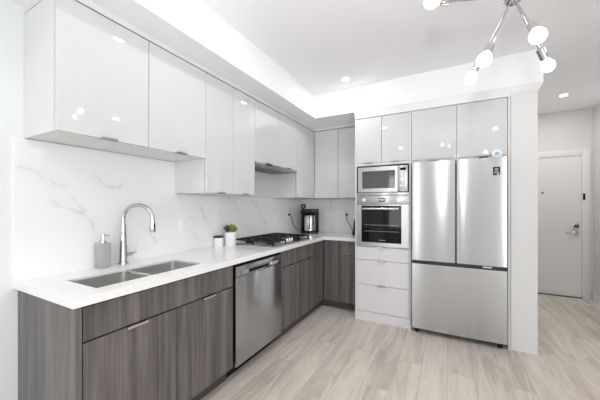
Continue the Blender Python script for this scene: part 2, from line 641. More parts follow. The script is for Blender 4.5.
# hall door, its casing
DX0, DX1, DH = 2.87, 3.722, 2.03
bm = B()
bx(bm, DX0 - 0.085, DX0, YH - 0.022, YH, 0, DH + 0.095, 0.003)
bx(bm, DX1, DX1 + 0.085, YH - 0.022, YH, 0, DH + 0.095, 0.003)
bx(bm, DX0, DX1, YH - 0.022, YH, DH, DH + 0.095, 0.003)
struct('trim_1', bm, M['trim'])
door = struct('door_1', bx(B(), DX0 + 0.003, DX1 - 0.003, YH - 0.012, YH, 0.012, DH - 0.004), M['trim'])
struct('trim_2', bx(B(), DX0, DX1, YH - 0.03, YH, 0, 0.012), M['dkgap'])
bm = B()
bx(bm, 3.655 - 0.03, 3.655 + 0.03, YH - 0.022, YH - 0.012, 0.885, 0.955, 0.003)
cyl(bm, (3.655, YH - 0.022, 0.92), (3.655, YH - 0.06, 0.92), 0.011)
tube(bm, [(3.66, YH - 0.06, 0.92), (3.60, YH - 0.062, 0.92), (3.53, YH - 0.058, 0.922)], 0.009)
h = obj('door_handle', bm, M['nickel'], door)
bm = bx(B(), 3.62, 3.69, YH - 0.03, YH - 0.012, 0.985, 1.06, 0.004)
h = obj('deadbolt', bm, M['nickel'], door)
h = obj('keypad', bx(B(), 3.630, 3.680, YH - 0.033, YH - 0.03, 1.005, 1.04), M['dkgap'], h)
obj('peephole', cyl(B(), (3.29, YH - 0.012, 1.51), (3.29, YH - 0.018, 1.51), 0.012), M['dkgap'], door)
tag(obj('door_contact_sensor', bx(B(), 3.728, 3.752, YH - 0.036, YH - 0.022, 1.40, 1.49, 0.003), M['black']),
    'small black sensor on the white casing right of the hall door', 'sensor')


# ------------------------------------------------------------------ recessed ceiling lights
def downlight(x, y, label, power=7, z=CEIL):
    t = thing('recessed_ceiling_light', label, 'ceiling light', (x, y, z), 'recessed ceiling lights')
    bm = lathe(B(), [(0.036, -0.001), (0.052, -0.006), (0.056, -0.003), (0.056, 0.0)], (x, y, z), 32)
    obj('trim_ring', bm, M['trim'], t)
    obj('lens', cyl(B(), (x, y, z - 0.0005), (x, y, z - 0.003), 0.037), M['down'], t)
    l = bpy.data.lights.new('downlight_lamp', 'AREA')
    l.shape = 'DISK'
    l.size = 0.08
    l.energy = power
    l.color = (1.0, 0.96, 0.91)
    o = bpy.data.objects.new('downlight_lamp', l)
    COL.objects.link(o)
    o.parent = t
    o.location = (0, 0, -0.012)


downlight(1.06, 2.89, 'round recessed light in the kitchen ceiling, nearest the back wall', 4)
downlight(1.06, 1.31, 'round recessed light above the counter, ahead of the dishwasher', 4)
downlight(1.06, -0.6, 'round recessed light in the ceiling near the camera')  # added downlight, outside the view
downlight(3.31, 4.59, 'round recessed light in the hall ceiling before the door', 8)
downlight(3.31, 2.5, 'round recessed light in the ceiling where the hall begins', 6)  # unseen downlight added to brighten the hall

# ------------------------------------------------------------------ chandelier
HB = Vector((2.04 + 0.28, 1.68, 2.335))


def unproj(px, py, d):
    a = (px - 300) / 278.0
    yaw = math.radians(28)
    return Vector((2.04 + d * (-math.sin(yaw) + a * math.cos(yaw)), d * (math.cos(yaw) + a * math.sin(yaw)), 1.32 + d * (205.5 - py) / 278.0))


ch = thing('chandelier', 'chrome starburst chandelier with bare lit globe bulbs, hanging from the ceiling', 'chandelier', (HB.x, HB.y, CEIL))
bm = lathe(B(), [(0, -0.028), (0.05, -0.028), (0.062, -0.018), (0.065, 0), (0, 0)], (HB.x, HB.y, CEIL), 32)
obj('canopy', bm, M['chrome'], ch)
obj('stem', cyl(B(), (HB.x, HB.y, CEIL - 0.02), HB, 0.006), M['chrome'], ch)
obj('hub', sph(B(), HB, 0.042), M['chrome'], ch)
bulbs = [unproj(484, 60, 1.22), unproj(470, 79, 1.52), unproj(538, 36, 1.12), unproj(548, 66, 1.42),
         unproj(431, 2, 1.30), unproj(600, -40, 1.2), unproj(560, -60, 1.55), unproj(455, -50, 1.05)]
for q in bulbs:
    d = (q - HB).normalized()
    L = (q - HB).length
    a = obj('arm', cyl(B(), HB + d * 0.03, HB + d * (L - 0.088), 0.0048, n=14), M['chrome'], ch)
    bm = cyl(B(), HB + d * (L - 0.095), HB + d * (L - 0.045), 0.0175, 0.0175)
    cyl(bm, HB + d * (L - 0.102), HB + d * (L - 0.095), 0.008, 0.0175)
    s = obj('socket', bm, M['chrome'], a)
    bm = cyl(B(), HB + d * (L - 0.048), HB + d * (L - 0.037), 0.014, 0.016)
    obj('bulb_base', bm, M['copper'], a)
    bm = B()
    prof = [(0, 0.030), (0.012, 0.028), (0.022, 0.020), (0.0285, 0.008), (0.0295, -0.003), (0.027, -0.014), (0.020, -0.027), (0.0155, -0.038), (0.0, -0.039)]
    lathe(bm, prof, (0, 0, 0), 24)
    rot = d.to_track_quat('Z', 'Y').to_matrix().to_4x4()
    bmesh.ops.transform(bm, matrix=Matrix.Translation(q) @ rot, verts=bm.verts)
    obj('bulb', bm, M['bulb'], a)


# ------------------------------------------------------------------ cabinets
G = 0.0022  # half of the gap between fronts


def pull_x(name, parent, x, yc, z, length=0.105, mat=None, up=1):
    """edge pull on a front that faces +X (left run); z is the edge it wraps"""
    bm = B()
    bx(bm, x - 0.012, x + 0.019, yc - length / 2, yc + length / 2, z - 0.0015, z + 0.0015)
    bx(bm, x + 0.017, x + 0.020, yc - length / 2, yc + length / 2, z - 0.011 * up, z + 0.0015 * up, 0.0008, 1)
    return obj(name, bm, mat or M['nickel'], parent)


def pull_y(name, parent, y, xc, z, length=0.105, mat=None, up=1):
    bm = B()
    bx(bm, xc - length / 2, xc + length / 2, y - 0.019, y + 0.012, z - 0.0015, z + 0.0015)
    bx(bm, xc - length / 2, xc + length / 2, y - 0.020, y - 0.017, z - 0.011 * up, z + 0.0015 * up, 0.0008, 1)
    return obj(name, bm, mat or M['nickel'], parent)


def front_x(name, parent, x, y0, y1, z0, z1, mat, th=0.019):
    return obj(name, bx(B(), x - th, x, y0 + G, y1 - G, z0 + G, z1 - G, 0.0012, 1), mat, parent)


def front_y(name, parent, y, x0, x1, z0, z1, mat, th=0.019):
    return obj(name, bx(B(), x0 + G, x1 - G, y, y + th, z0 + G, z1 - G, 0.0012, 1), mat, parent)


FX = 0.622     # front plane of the base doors
TOP = 0.879
# -- sink base
c = thing('base_cabinet', 'grey wood base cabinet under the sink with a wide false front and two doors', 'cabinet', (0.3, 1.1, 0), 'grey wood base cabinets')
obj('end_panel', bx(B(), 0.002, FX, 0.606, 0.628, 0.0, TOP, 0.001, 1), M['wood'], c)
bm = B()
bx(bm, 0.016, FX - 0.024, 0.630, 0.646, 0.10, TOP - 0.004)
bx(bm, 0.016, FX - 0.024, 1.582, 1.598, 0.10, TOP - 0.004)
bx(bm, 0.016, FX - 0.024, 0.646, 1.582, 0.10, 0.116)
bx(bm, 0.016, 0.03, 0.646, 1.582, 0.116, TOP - 0.004)
bx(bm, FX - 0.04, FX - 0.024, 0.646, 1.582, 0.64, TOP - 0.004)
obj('carcass', bm, M['wood_dark'], c)
obj('toe_kick', bx(B(), 0.54, 0.555, 0.628, 1.6, 0, 0.10), M['wood_dark'], c)
front_x('false_front', c, FX, 0.631, 1.600, 0.715, 0.872, M['wood'])
for y0, y1 in ((0.631, 1.108), (1.108, 1.600)):
    d = front_x('door', c, FX, y0, y1, 0.105, 0.711, M['wood'])
    pull_x('handle', d, FX, (y0 + y1) / 2, 0.7125)

# -- base cabinet under the cooktop
c = thing('base_cabinet', 'grey wood base cabinet under the gas cooktop, right of the dishwasher', 'cabinet', (0.3, 2.7, 0), 'grey wood base cabinets')
obj('carcass', bx(B(), 0.002, FX - 0.022, 2.282, 3.318, 0.10, TOP - 0.03), M['wood_dark'], c)
obj('toe_kick', bx(B(), 0.54, 0.555, 2.282, 3.392, 0, 0.10), M['wood_dark'], c)
for y0, y1 in ((2.282, 2.662), (2.662, 3.045)):
    front_x('drawer_front', c, FX, y0, y1, 0.715, 0.872, M['wood'])
    d = front_x('door', c, FX, y0, y1, 0.105, 0.711, M['wood'])
    pull_x('handle', d, FX, (y0 + y1) / 2, 0.7125)
front_x('filler_panel', c, FX, 3.045, 3.318, 0.105, 0.872, M['wood'])

# -- base cabinet on the back wall
FY = 3.32
c = thing('base_cabinet', 'grey wood base cabinet on the back wall between the corner and the oven tower', 'cabinet', (0.85, 3.6, 0), 'grey wood base cabinets')
obj('carcass', bx(B(), 0.606, 1.082, FY + 0.022, BACK - 0.002, 0.10, TOP - 0.002), M['wood_dark'], c)
obj('toe_kick', bx(B(), 0.556, 1.082, 3.392, 3.407, 0, 0.10), M['wood_dark'], c)
front_y('corner_panel', c, FY, 0.626, 0.818, 0.105, 0.872, M['wood'])
front_y('drawer_front', c, FY, 0.818, 1.083, 0.735, 0.872, M['wood'])
d = front_y('door', c, FY, 0.818, 1.083, 0.105, 0.731, M['wood'])
pull_y('handle', d, FY, 0.93, 0.7325)

# -- dishwasher
DWX = 0.632
dw = thing('dishwasher', 'stainless steel dishwasher between the grey base cabinets', 'dishwasher', (0.3, 1.94, 0))
obj('tub', bx(B(), 0.03, 0.59, 1.606, 2.276, 0.09, 0.872), M['black'], dw)
obj('toe_plate', bx(B(), 0.535, 0.55, 1.606, 2.276, 0.002, 0.09), M['black'], dw)
obj('door', bx(B(), 0.59, DWX, 1.622, 2.272, 0.095, 0.772, 0.004), M['steel_v'], dw)
bm = B()
ya, yb, za, zb = 1.78, 2.06, 0.785, 0.812
bx(bm, 0.59, DWX, 1.622, 2.272, zb, 0.852, 0.003)
bx(bm, 0.59, DWX, 1.622, ya, 0.776, zb, 0.002)
bx(bm, 0.59, DWX, yb, 2.272, 0.776, zb, 0.002)
bx(bm, 0.59, DWX, ya, yb, 0.776, za, 0.001)
cp = obj('control_panel', bm, M['steel_v'], dw)
obj('pocket_handle', bx(B(), 0.591, 0.606, ya, yb, za, zb), M['black'], cp)
obj('handle_lip', bx(B(), DWX - 0.006, DWX + 0.009, ya, yb + 0.03, zb + 0.001, zb + 0.007, 0.002), M['chrome'], cp)
obj('badge', cyl(B(), (DWX, 2.09, 0.805), (DWX + 0.004, 2.09, 0.805), 0.014), M['plastic_w'], cp)  # white disc standing in for the glint at the handle's end


# -- wall cabinets on the left wall
UX = 0.372
UT = 2.36


def upper_x(label, y0, y1, z0, splits, handles=True, zf=None):
    c = thing('wall_cabinet', label, 'cabinet', (0.1, (y0 + y1) / 2, z0), 'white glossy wall cabinets')
    bm = bx(B(), 0.002, UX - 0.024, y0 + 0.001, y1 - 0.001, z0 + 0.001, UT)
    obj('carcass', bm, M['carcass'], c)
    for a, b in zip(splits[:-1], splits[1:]):
        d = front_x('door', c, UX, a, b, zf or z0, UT, M['gloss'])
        if handles:
            pull_x('handle', d, UX, (a + b) / 2, (zf or z0) - 0.001, 0.085, M['pull'], up=-1)
    return c


upper_x('glossy white wall cabinet above the sink, two wide doors', 0.63, 1.573, 1.685, [0.63, 1.103, 1.573])
upper_x('glossy white wall cabinet with two narrow doors, left of the range hood', 1.573, 2.195, 1.42, [1.573, 1.884, 2.195])
upper_x('short glossy white wall cabinet above the range hood', 2.195, 3.05, 1.765, [2.195, 2.62, 3.05], True, 1.752)
c = upper_x('glossy white wall cabinet between the range hood and the corner', 3.05, 3.565, 1.42, [3.05, 3.565], False)
# fills the blind corner behind the doors
obj('corner_carcass', bx(B(), 0.002, UX - 0.021, 3.566, BACK - 0.002, 1.421, UT), M['carcass'], c)

# white panel on the wall below the hood
bm = bx(B(), 0.001, 0.016, 2.197, 3.048, 1.42, 1.762)
struct('wall_hood_panel', bm, M['satin'])

# -- wall cabinet on the back wall
UY = 3.57
c = thing('wall_cabinet', 'glossy white wall cabinet on the back wall, left of the oven tower', 'cabinet', (0.7, 3.8, 1.42), 'white glossy wall cabinets')
obj('carcass', bx(B(), UX - 0.019, 1.083, UY + 0.021, BACK - 0.002, 1.421, UT), M['carcass'], c)
for a, b in ((0.376, 0.725), (0.725, 1.083)):
    d = front_y('door', c, UY, a, b, 1.42, UT, M['gloss'])
    if a > 0.5: pull_y('handle', d, UY, (a + b) / 2, 1.419, 0.085, M['pull'], up=-1)

# filler strips between cabinets and bulkhead
bm = cells(B(), [0.002, UX - 0.001, 1.083], [0.632, UY + 0.001, BACK - 0.002], lambda x, y: x < UX - 0.01 or y > UY, UT + 0.007, SOF)
struct('trim_3', bm, M['carcass'])

# -- range hood
hd = thing('range_hood', 'slim stainless range hood under the short wall cabinet', 'range hood', (0.2, 2.62, 1.72))
bm = B()
bx(bm, 0.016, 0.33, 2.20, 3.045, 1.728, 1.762, 0.002)
obj('body', bm, M['steel_dark'], hd)
obj('slide_out_visor', bx(B(), 0.33, 0.392, 2.20, 3.045, 1.731, 1.748, 0.003), M['steel'], hd)
for a in (2.23, 2.64):
    bm = bx(B(), 0.05, 0.285, a, a + 0.37, 1.7245, 1.7285)
    for k in range(11):
        bx(bm, 0.055, 0.28, a + 0.014 + k * 0.033, a + 0.026 + k * 0.033, 1.7225, 1.725)
    obj('grease_filter', bm, M['steel_dark'], hd)
for a in (2.42, 2.82):
    obj('lamp_lens', cyl(B(), (0.305, a, 1.7285), (0.305, a, 1.725), 0.016), M['plastic_w'], hd)
obj('switch', bx(B(), 0.392, 0.396, 2.35, 2.47, 1.734, 1.745), M['black'], hd)

# ------------------------------------------------------------------ countertop with sink cutout
SK = (0.235, 0.54, 0.725, 1.385)
CT0, CT1 = 0.88, 0.92
xs = [0.001, SK[0], SK[1], 0.64, 1.084]
ys = [0.588, SK[2], SK[3], 3.30, BACK - 0.001]
bm = cells(B(), xs, ys, lambda x, y: not (SK[0] < x < SK[1] and SK[2] < y < SK[3]) and (x < 0.64 or y > 3.30), CT0 + 0.015, CT1)
bx(bm, 0.001, 0.64, 0.588, 0.604, CT0, CT0 + 0.015)
bx(bm, 0.624, 0.64, 0.604, 3.30, CT0, CT0 + 0.015)
bx(bm, 0.624, 1.084, 3.30, 3.316, CT0, CT0 + 0.015)
tag(obj('countertop', bm, M['quartz'], smooth=False), 'white quartz L-shaped countertop over the grey base cabinets', 'countertop')

# ------------------------------------------------------------------ sink
sk = thing('kitchen_sink', 'stainless double bowl sink set into the white countertop', 'sink', (0.39, 1.05, 0.9))


def bowl(y0, y1, x0=SK[0] + 0.001, x1=SK[1] - 0.001, zt=0.894, zb=0.715):
    bm = B()
    r = 0.03
    def loop(ix, z):
        pts = []
        a0, a1, b0, b1 = x0 + ix, x1 - ix, y0 + ix, y1 - ix
        for cx, cy, s in ((a1 - r, b1 - r, 0), (a0 + r, b1 - r, 1), (a0 + r, b0 + r, 2), (a1 - r, b0 + r, 3)):
            for k in range(6):
                t = (s + k / 5) * PI / 2
                pts.append(bm.verts.new((cx + r * math.cos(t), cy + r * math.sin(t), z)))
        return pts
    L = [loop(0, zt + 0.012), loop(0, zt), loop(0.004, zb + 0.03), loop(0.012, zb + 0.008), loop(0.03, zb)]
    for a, b in zip(L[:-1], L[1:]):
        n = len(a)
        for k in range(n):
            bm.faces.new((a[k], a[(k + 1) % n], b[(k + 1) % n], b[k]))
    bm.faces.new(L[-1])
    return bm


for y0, y1 in ((SK[2] + 0.001, 1.037), (1.053, SK[3] - 0.001)):
    o = obj('bowl', bowl(y0, y1), M['sinksteel'], sk)
    cy = (y0 + y1) / 2
    bm = lathe(B(), [(0, 0.0015), (0.02, 0.0015), (0.024, 0.004), (0.044, 0.003), (0.046, 0.0005)], (0.36, cy, 0.715), 28)
    obj('drain', bm, M['chrome'], o)
obj('divider', bx(B(), SK[0] + 0.002, SK[1] - 0.002, 1.034, 1.056, 0.897, 0.908, 0.004), M['nickel'], sk)

# ------------------------------------------------------------------ faucet
fx, fy = 0.080, 1.112
fc = thing('faucet', 'chrome gooseneck pull-down faucet standing behind the sink', 'faucet', (fx, fy, 0.92))
bm = lathe(B(), [(0, 0), (0.029, 0), (0.030, 0.008), (0.025, 0.02), (0.0235, 0.09), (0.018, 0.20), (0.0145, 0.27), (0, 0.27)], (fx, fy, 0.92))
obj('body', bm, M['chrome'], fc)
ux, uy = 0.19, 0.085
pts = []
for k in range(0, 13):
    t = PI - k * PI / 12 * 1.02
    pts.append((fx + ux * 0.5 * (1 + math.cos(t)), fy + uy * 0.5 * (1 + math.cos(t)), 1.232 + 0.092 * math.sin(t)))
pts = [(fx, fy, 1.18)] + pts
obj('spout', tube(B(), pts, 0.0125, 16, 3), M['chrome'], fc)
ex, ey = pts[-1][0], pts[-1][1]
bm = lathe(B(), [(0, -0.088), (0.017, -0.088), (0.0185, -0.08), (0.0175, -0.05), (0.0145, 0.0), (0.0135, 0.01), (0, 0.01)], (ex + 0.001, ey, 1.226))
sh = obj('spray_head', bm, M['chrome'], fc)
obj('spray_button', bx(B(), ex + 0.014, ex + 0.021, ey - 0.005, ey + 0.005, 1.165, 1.20, 0.002), M['black'], sh)
bm = cyl(B(), (fx, fy, 0.985), (fx + 0.008, fy + 0.052, 0.985), 0.013)
tube(bm, [(fx + 0.008, fy + 0.045, 0.985), (fx + 0.012, fy + 0.062, 0.988), (fx + 0.016, fy + 0.078, 1.002), (fx + 0.020, fy + 0.092, 1.032)], [0.009, 0.007, 0.006, 0.005], 12, 4)
obj('lever', bm, M['chrome'], fc)

# soap dispenser
sx, sy = 0.070, 0.99
sd = thing('soap_dispenser', 'grey stone soap dispenser with a chrome pump, left of the faucet', 'soap dispenser', (sx, sy, 0.92))
bm = bx(B(), sx - 0.033, sx + 0.033, sy - 0.033, sy + 0.033, 0.92, 1.078, 0.007, 3)
obj('bottle', bm, M['concrete'], sd)
bm = lathe(B(), [(0, 0), (0.019, 0), (0.019, 0.013), (0.008, 0.016), (0.0065, 0.045), (0.012, 0.047), (0.012, 0.058), (0, 0.06)], (sx, sy, 1.078))
tube(bm, [(sx, sy, 1.131), (sx + 0.025, sy + 0.01, 1.131), (sx + 0.042, sy + 0.017, 1.122)], 0.0045, 10)
obj('pump', bm, M['nickel'], sd)

# jar and potted succulent
jx, jy = 0.065, 2.02
j = thing('lidded_jar', 'small white jar with a dark lid, left of the potted succulent', 'jar', (jx, jy, 0.92))
obj('jar_body', lathe(B(), [(0, 0), (0.044, 0), (0.047, 0.006), (0.047, 0.082), (0.042, 0.088), (0, 0.088)], (jx, jy, 0.92)), M['ceramic'], j)
obj('lid', lathe(B(), [(0, 0.0885), (0.046, 0.0885), (0.0475, 0.092), (0.0475, 0.101), (0.044, 0.104), (0, 0.104)], (jx, jy, 0.92)), M['dkgap'], j)
px_, py_ = 0.122, 2.125
p = thing('potted_succulent', 'green succulents in a white pot on the counter, left of the cooktop', 'potted plant', (px_, py_, 0.92))
obj('pot', lathe(B(), [(0, 0), (0.050, 0), (0.053, 0.005), (0.061, 0.132), (0.0615, 0.136), (0.057, 0.136), (0.055, 0.118), (0, 0.118)], (px_, py_, 0.92)), M['ceramic'], p)
obj('soil', lathe(B(), [(0, 0.124), (0.03, 0.126), (0.0548, 0.119)], (px_, py_, 0.92)), M['soil'], p)


def rosette(bm, cx, cy, cz, n, ln, wd, tilt0, tilt1):
    for k in range(n):
        a = k * 2.39996
        f = k / n
        t = tilt0 + (tilt1 - tilt0) * f
        L = ln * (0.75 + 0.25 * f)
        dx, dy = math.cos(a), math.sin(a)
        tip = Vector((cx + dx * L * math.cos(t), cy + dy * L * math.cos(t), cz + L * math.sin(t)))
        base = Vector((cx, cy, cz))
        side = Vector((-dy, dx, 0)) * wd
        mid = base.lerp(tip, 0.55) + Vector((0, 0, 0.004))
        nrm = (tip - base).cross(side).normalized() * 0.0035
        v = [bm.verts.new(c) for c in (base - side * 0.4, base + side * 0.4, mid + side, tip, mid - side, mid + nrm * 1.3, mid - nrm * 1.3)]
        for q in ((0, 1, 5), (1, 2, 5), (2, 3, 5), (3, 4, 5), (4, 0, 5), (1, 0, 6), (2, 1, 6), (3, 2, 6), (4, 3, 6), (0, 4, 6)):
            bm.faces.new([v[i] for i in q])
    return bm


zt = 0.92 + 0.136
bm = rosette(B(), px_ + 0.018, py_ + 0.018, zt, 40, 0.078, 0.014, 0.35, 1.45)
rosette(bm, px_ - 0.005, py_ + 0.035, zt, 22, 0.066, 0.012, 0.4, 1.4)
rosette(bm, px_ + 0.034, py_ - 0.012, zt, 18, 0.042, 0.009, 0.4, 1.4)
rosette(bm, px_ + 0.012, py_ + 0.002, zt + 0.01, 30, 0.075, 0.012, 0.5, 1.5)
obj('foliage', bm, M['leaf'], p)
bm = rosette(B(), px_ - 0.012, py_ - 0.028, zt, 26, 0.085, 0.008, 0.5, 1.45)
obj('dusky_foliage', bm, M['leaf_dark'], p)

# ------------------------------------------------------------------ gas cooktop
kx0, kx1, ky0, ky1 = 0.075, 0.59, 2.20, 2.99
ck = thing('gas_cooktop', 'stainless gas cooktop with black cast iron grates on the counter', 'cooktop', (0.33, 2.59, 0.92))
bm = bx(B(), kx0, kx1, ky0, ky1, 0.9205, 0.931, 0.004)
obj('steel_tray', bm, M['steel'], ck)
burn = [(0.20, 2.33, 0.040), (0.46, 2.33, 0.034), (0.24, 2.59, 0.052), (0.20, 2.85, 0.036), (0.46, 2.85, 0.040)]
for (a, b, r) in burn:
    bm = lathe(B(), [(0, 0.022), (r * 0.75, 0.022), (r * 0.78, 0.018), (r * 0.78, 0.014), (r, 0.013), (r, 0.007), (r * 1.1, 0.0), (0, 0)], (a, b, 0.931), 28)
    obj('burner', bm, M['iron'], ck)
for (a, b) in ((ky0 + 0.012, 2.452), (2.458, 2.722), (2.728, ky1 - 0.012)):
    bm = B()
    x0, x1 = kx0 + 0.02, (kx1 - 0.02 if a != 2.458 else 0.42)
    zt0, zt1 = 0.962, 0.975
    w = 0.0055
    for x in (x0, x1):
        bx(bm, x - w, x + w, a, b, zt0, zt1, 0.002, 1)
    for y in (a + w, b - w):
        bx(bm, x0, x1, y - w, y + w, zt0, zt1, 0.002, 1)
    m_ = (a + b) / 2
    bx(bm, x0, x1, m_ - w, m_ + w, zt0, zt1 + 0.002, 0.002, 1)
    nb = 2 if x1 > 0.5 else 1
    for k in range(nb * 2 + 1):
        xx = x0 + (x1 - x0) * (k + 0.5) / (nb * 2 + 1)
        bx(bm, xx - w, xx + w, a, b, zt0, zt1 + 0.002, 0.002, 1)
    for x in (x0, x1, (x0 + x1) / 2):
        for y in (a + w, b - w):
            bx(bm, x - 0.007, x + 0.007, y - 0.007, y + 0.007, 0.931, zt0 + 0.002)
    obj('grate', bm, M['iron'], ck)
for k in range(5):
    y = 2.48 + k * 0.055
    bm = lathe(B(), [(0, 0.030), (0.014, 0.030), (0.0165, 0.027), (0.018, 0.006), (0.021, 0.0), (0, 0)], (0.50, y, 0.931), 22)
    bx(bm, 0.486, 0.514, y - 0.002, y + 0.002, 0.958, 0.964)
    obj('knob', bm, M['nickel'], ck)

# ------------------------------------------------------------------ oven tower
TY = 3.16
TX0, TX1 = 1.087, 1.695
c = thing('oven_tower_cabinet', 'tall white cabinet holding the microwave and wall oven above three drawers', 'cabinet', (1.39, 3.6, 0))
bm = B()
bx(bm, TX0, TX0 + 0.018, TY, BACK - 0.002, 0.0, 2.335)
bx(bm, TX1 - 0.018, TX1, TY, BACK - 0.002, 0.0, 2.335)
bx(bm, TX0 + 0.018, TX1 - 0.018, BACK - 0.02, BACK - 0.002, 0.10, 2.335)
for z in (0.10, 0.845, 1.435, 1.788, 2.318):
    bx(bm, TX0 + 0.018, TX1 - 0.018, TY + 0.022, BACK - 0.02, z, z + 0.016)
bx(bm, TX0 + 0.018, TX1 - 0.018, TY + 0.004, TY + 0.022, 1.772, 1.80)
obj('carcass', bm, M['carcass'], c)
obj('toe_kick', bx(B(), TX0 + 0.018, TX1 - 0.018, TY + 0.012, TY + 0.027, 0.0, 0.105), M['satin'], c)
for a, b in ((1.105, 1.388), (1.388, 1.677)):
    d = front_y('door', c, TY, a, b, 1.80, 2.318, M['gloss'])
    pull_y('handle', d, TY, (a + b) / 2, 1.799, 0.085, M['pull'], up=-1)
for z0, z1 in ((0.115, 0.42), (0.42, 0.70), (0.70, 0.852)):
    d = front_y('drawer', c, TY, 1.105, 1.677, z0, z1, M['satin'])
    pull_y('handle', d, TY, 1.391, z1 - 0.001, 0.085)

# microwave
mw = thing('microwave', 'built-in stainless microwave above the wall oven', 'microwave', (1.39, 3.4, 1.455))
obj('case', bx(B(), 1.113, 1.670, 3.175, 3.55, 1.455, 1.770), M['dkgap'], mw)
obj('surround_trim', bx(B(), 1.107, 1.675, 3.150, 3.166, 1.430, 1.463, 0.002), M['steel'], mw)
bm = cells(B(), [1.125, 1.172, 1.535, 1.560], [1.470, 1.512, 1.708, 1.752], lambda x, z: not (1.172 < x < 1.535 and 1.512 < z < 1.708), 0, 0.026)
for v in bm.verts:
    v.co = Vector((v.co.x, 3.149 + v.co.z, v.co.y))
d = obj('door', bm, M['steel'], mw, smooth=False)
obj('window', bx(B(), 1.172, 1.535, 3.152, 3.16, 1.512, 1.708), M['glass_smoke'], d)
cp = obj('control_panel', bx(B(), 1.562, 1.662, 3.149, 3.175, 1.470, 1.752, 0.002), M['steel'], mw)
o = obj('display', bx(B(), 1.588, 1.648, 3.146, 3.1495, 1.700, 1.728), M['glass_black'], cp)
obj('knob', cyl(B(), (1.612, 3.149, 1.60), (1.612, 3.128, 1.60), 0.019, 0.017), M['nickel'], cp)
bm = B()
for k in range(3):
    bx(bm, 1.585 + k * 0.024, 1.601 + k * 0.024, 3.1465, 3.1495, 1.530, 1.542, 0.001, 1)
obj('button_row', bm, M['nickel'], cp)

# wall oven
ov = thing('wall_oven', 'built-in stainless wall oven with black glass door, under the microwave', 'oven', (1.39, 3.4, 0.862))
obj('case', bx(B(), 1.113, 1.670, 3.182, 3.70, 0.866, 1.425), M['dkgap'], ov)
cp = obj('control_panel', bx(B(), 1.107, 1.675, 3.150, 3.182, 1.335, 1.428, 0.002), M['steel'], ov)
o = obj('display', bx(B(), 1.360, 1.430, 3.147, 3.1505, 1.362, 1.402), M['glass_black'], cp)
bm = B()
for k, ax in enumerate((1.374, 1.388, 1.404, 1.418)):
    bx(bm, ax - 0.004, ax + 0.004, 3.1462, 3.1472, 1.376, 1.39)
obj('digits', bm, M['display'], o)
for a in (1.20, 1.575):
    bm = cyl(B(), (a, 3.15, 1.382), (a, 3.122, 1.382), 0.021, 0.019)
    obj('knob', bm, M['nickel'], cp)
bm = cells(B(), [1.107, 1.165, 1.600, 1.675], [0.862, 0.905, 1.318, 1.331], lambda x, z: not (1.165 < x < 1.600 and 0.905 < z < 1.318), 0, 0.034)
for v in bm.verts:
    v.co = Vector((v.co.x, 3.148 + v.co.z, v.co.y))
d = obj('door', bm, M['steel'], ov, smooth=False)
obj('glass_panel', bx(B(), 1.165, 1.600, 3.150, 3.158, 0.905, 1.318), M['glass_black'], d)
bm = B()
for z in (1.03, 1.10):
    bx(bm, 1.195, 1.57, 3.1492, 3.1502, z, z + 0.003)
bx(bm, 1.36, 1.43, 3.1492, 3.1502, 0.93, 0.937)
obj('rack_print', bm, M['pull'], d)
bm = cyl(B(), (1.185, 3.118, 1.283), (1.58, 3.118, 1.283), 0.011)
for a in (1.205, 1.56):
    cyl(bm, (a, 3.118, 1.283), (a, 3.15, 1.283), 0.008)
obj('handle', bm, M['nickel'], d)

# ------------------------------------------------------------------ fridge surround and fridge
c = thing('fridge_surround_cabinet', 'white cabinet with two glossy doors above the refrigerator', 'cabinet', (2.12, 3.6, 1.79))
bm = B()
bx(bm, 2.529, 2.548, TY - 0.004, BACK - 0.002, 0.0, 2.335)
obj('side_panel', bm, M['satin'], c)
bm = bx(B(), 1.697, 2.527, TY + 0.022, BACK - 0.002, 1.80, 2.335)
bx(bm, 1.697, 2.527, TY + 0.009, TY + 0.04, 1.745, 1.80)
obj('carcass', bm, M['carcass'], c)
for a, b in ((1.698, 2.118), (2.118, 2.527)):
    d = front_y('door', c, TY - 0.003, a, b, 1.793, 2.318, M['gloss'])
    pull_y('handle', d, TY, (a + b) / 2, 1.790, 0.095, M['pull'], up=-1)

fr = thing('refrigerator', 'tall stainless French door refrigerator with a bottom freezer drawer', 'refrigerator', (2.11, 3.5, 0))
RX0, RX1, RY = 1.705, 2.519, 3.098
obj('body', bx(B(), RX0 + 0.008, RX1 - 0.008, 3.172, 3.88, 0.035, 1.738), M['dkgap'], fr)


def fridge_door(x0, x1, z0, z1, bow=0.004, n=10):
    bm = B()
    y1 = 3.166
    prof = []
    for k in range(n + 1):
        t = k / n
        x = x0 + (x1 - x0) * t
        e = min(t, 1 - t) * (x1 - x0)
        y = RY + bow * (2 * t - 1) ** 2 + (0.012 * (1 - e / 0.012) ** 2 if e < 0.012 else 0)
        prof.append((x, y))
    prof = [(x0, y1), (x0, RY + bow + 0.012)] + [(x0 + 0.008, RY + bow + 0.001)] + prof[1:-1] + [(x1 - 0.008, RY + bow + 0.001)] + [(x1, RY + bow + 0.012), (x1, y1)]
    a = [bm.verts.new((x, y, z0)) for x, y in prof]
    b = [bm.verts.new((x, y, z1)) for x, y in prof]
    m_ = len(prof)
    for k in range(m_):
        bm.faces.new((a[k], a[(k + 1) % m_], b[(k + 1) % m_], b[k]))
    bm.faces.new(a); bm.faces.new(b)
    return bm


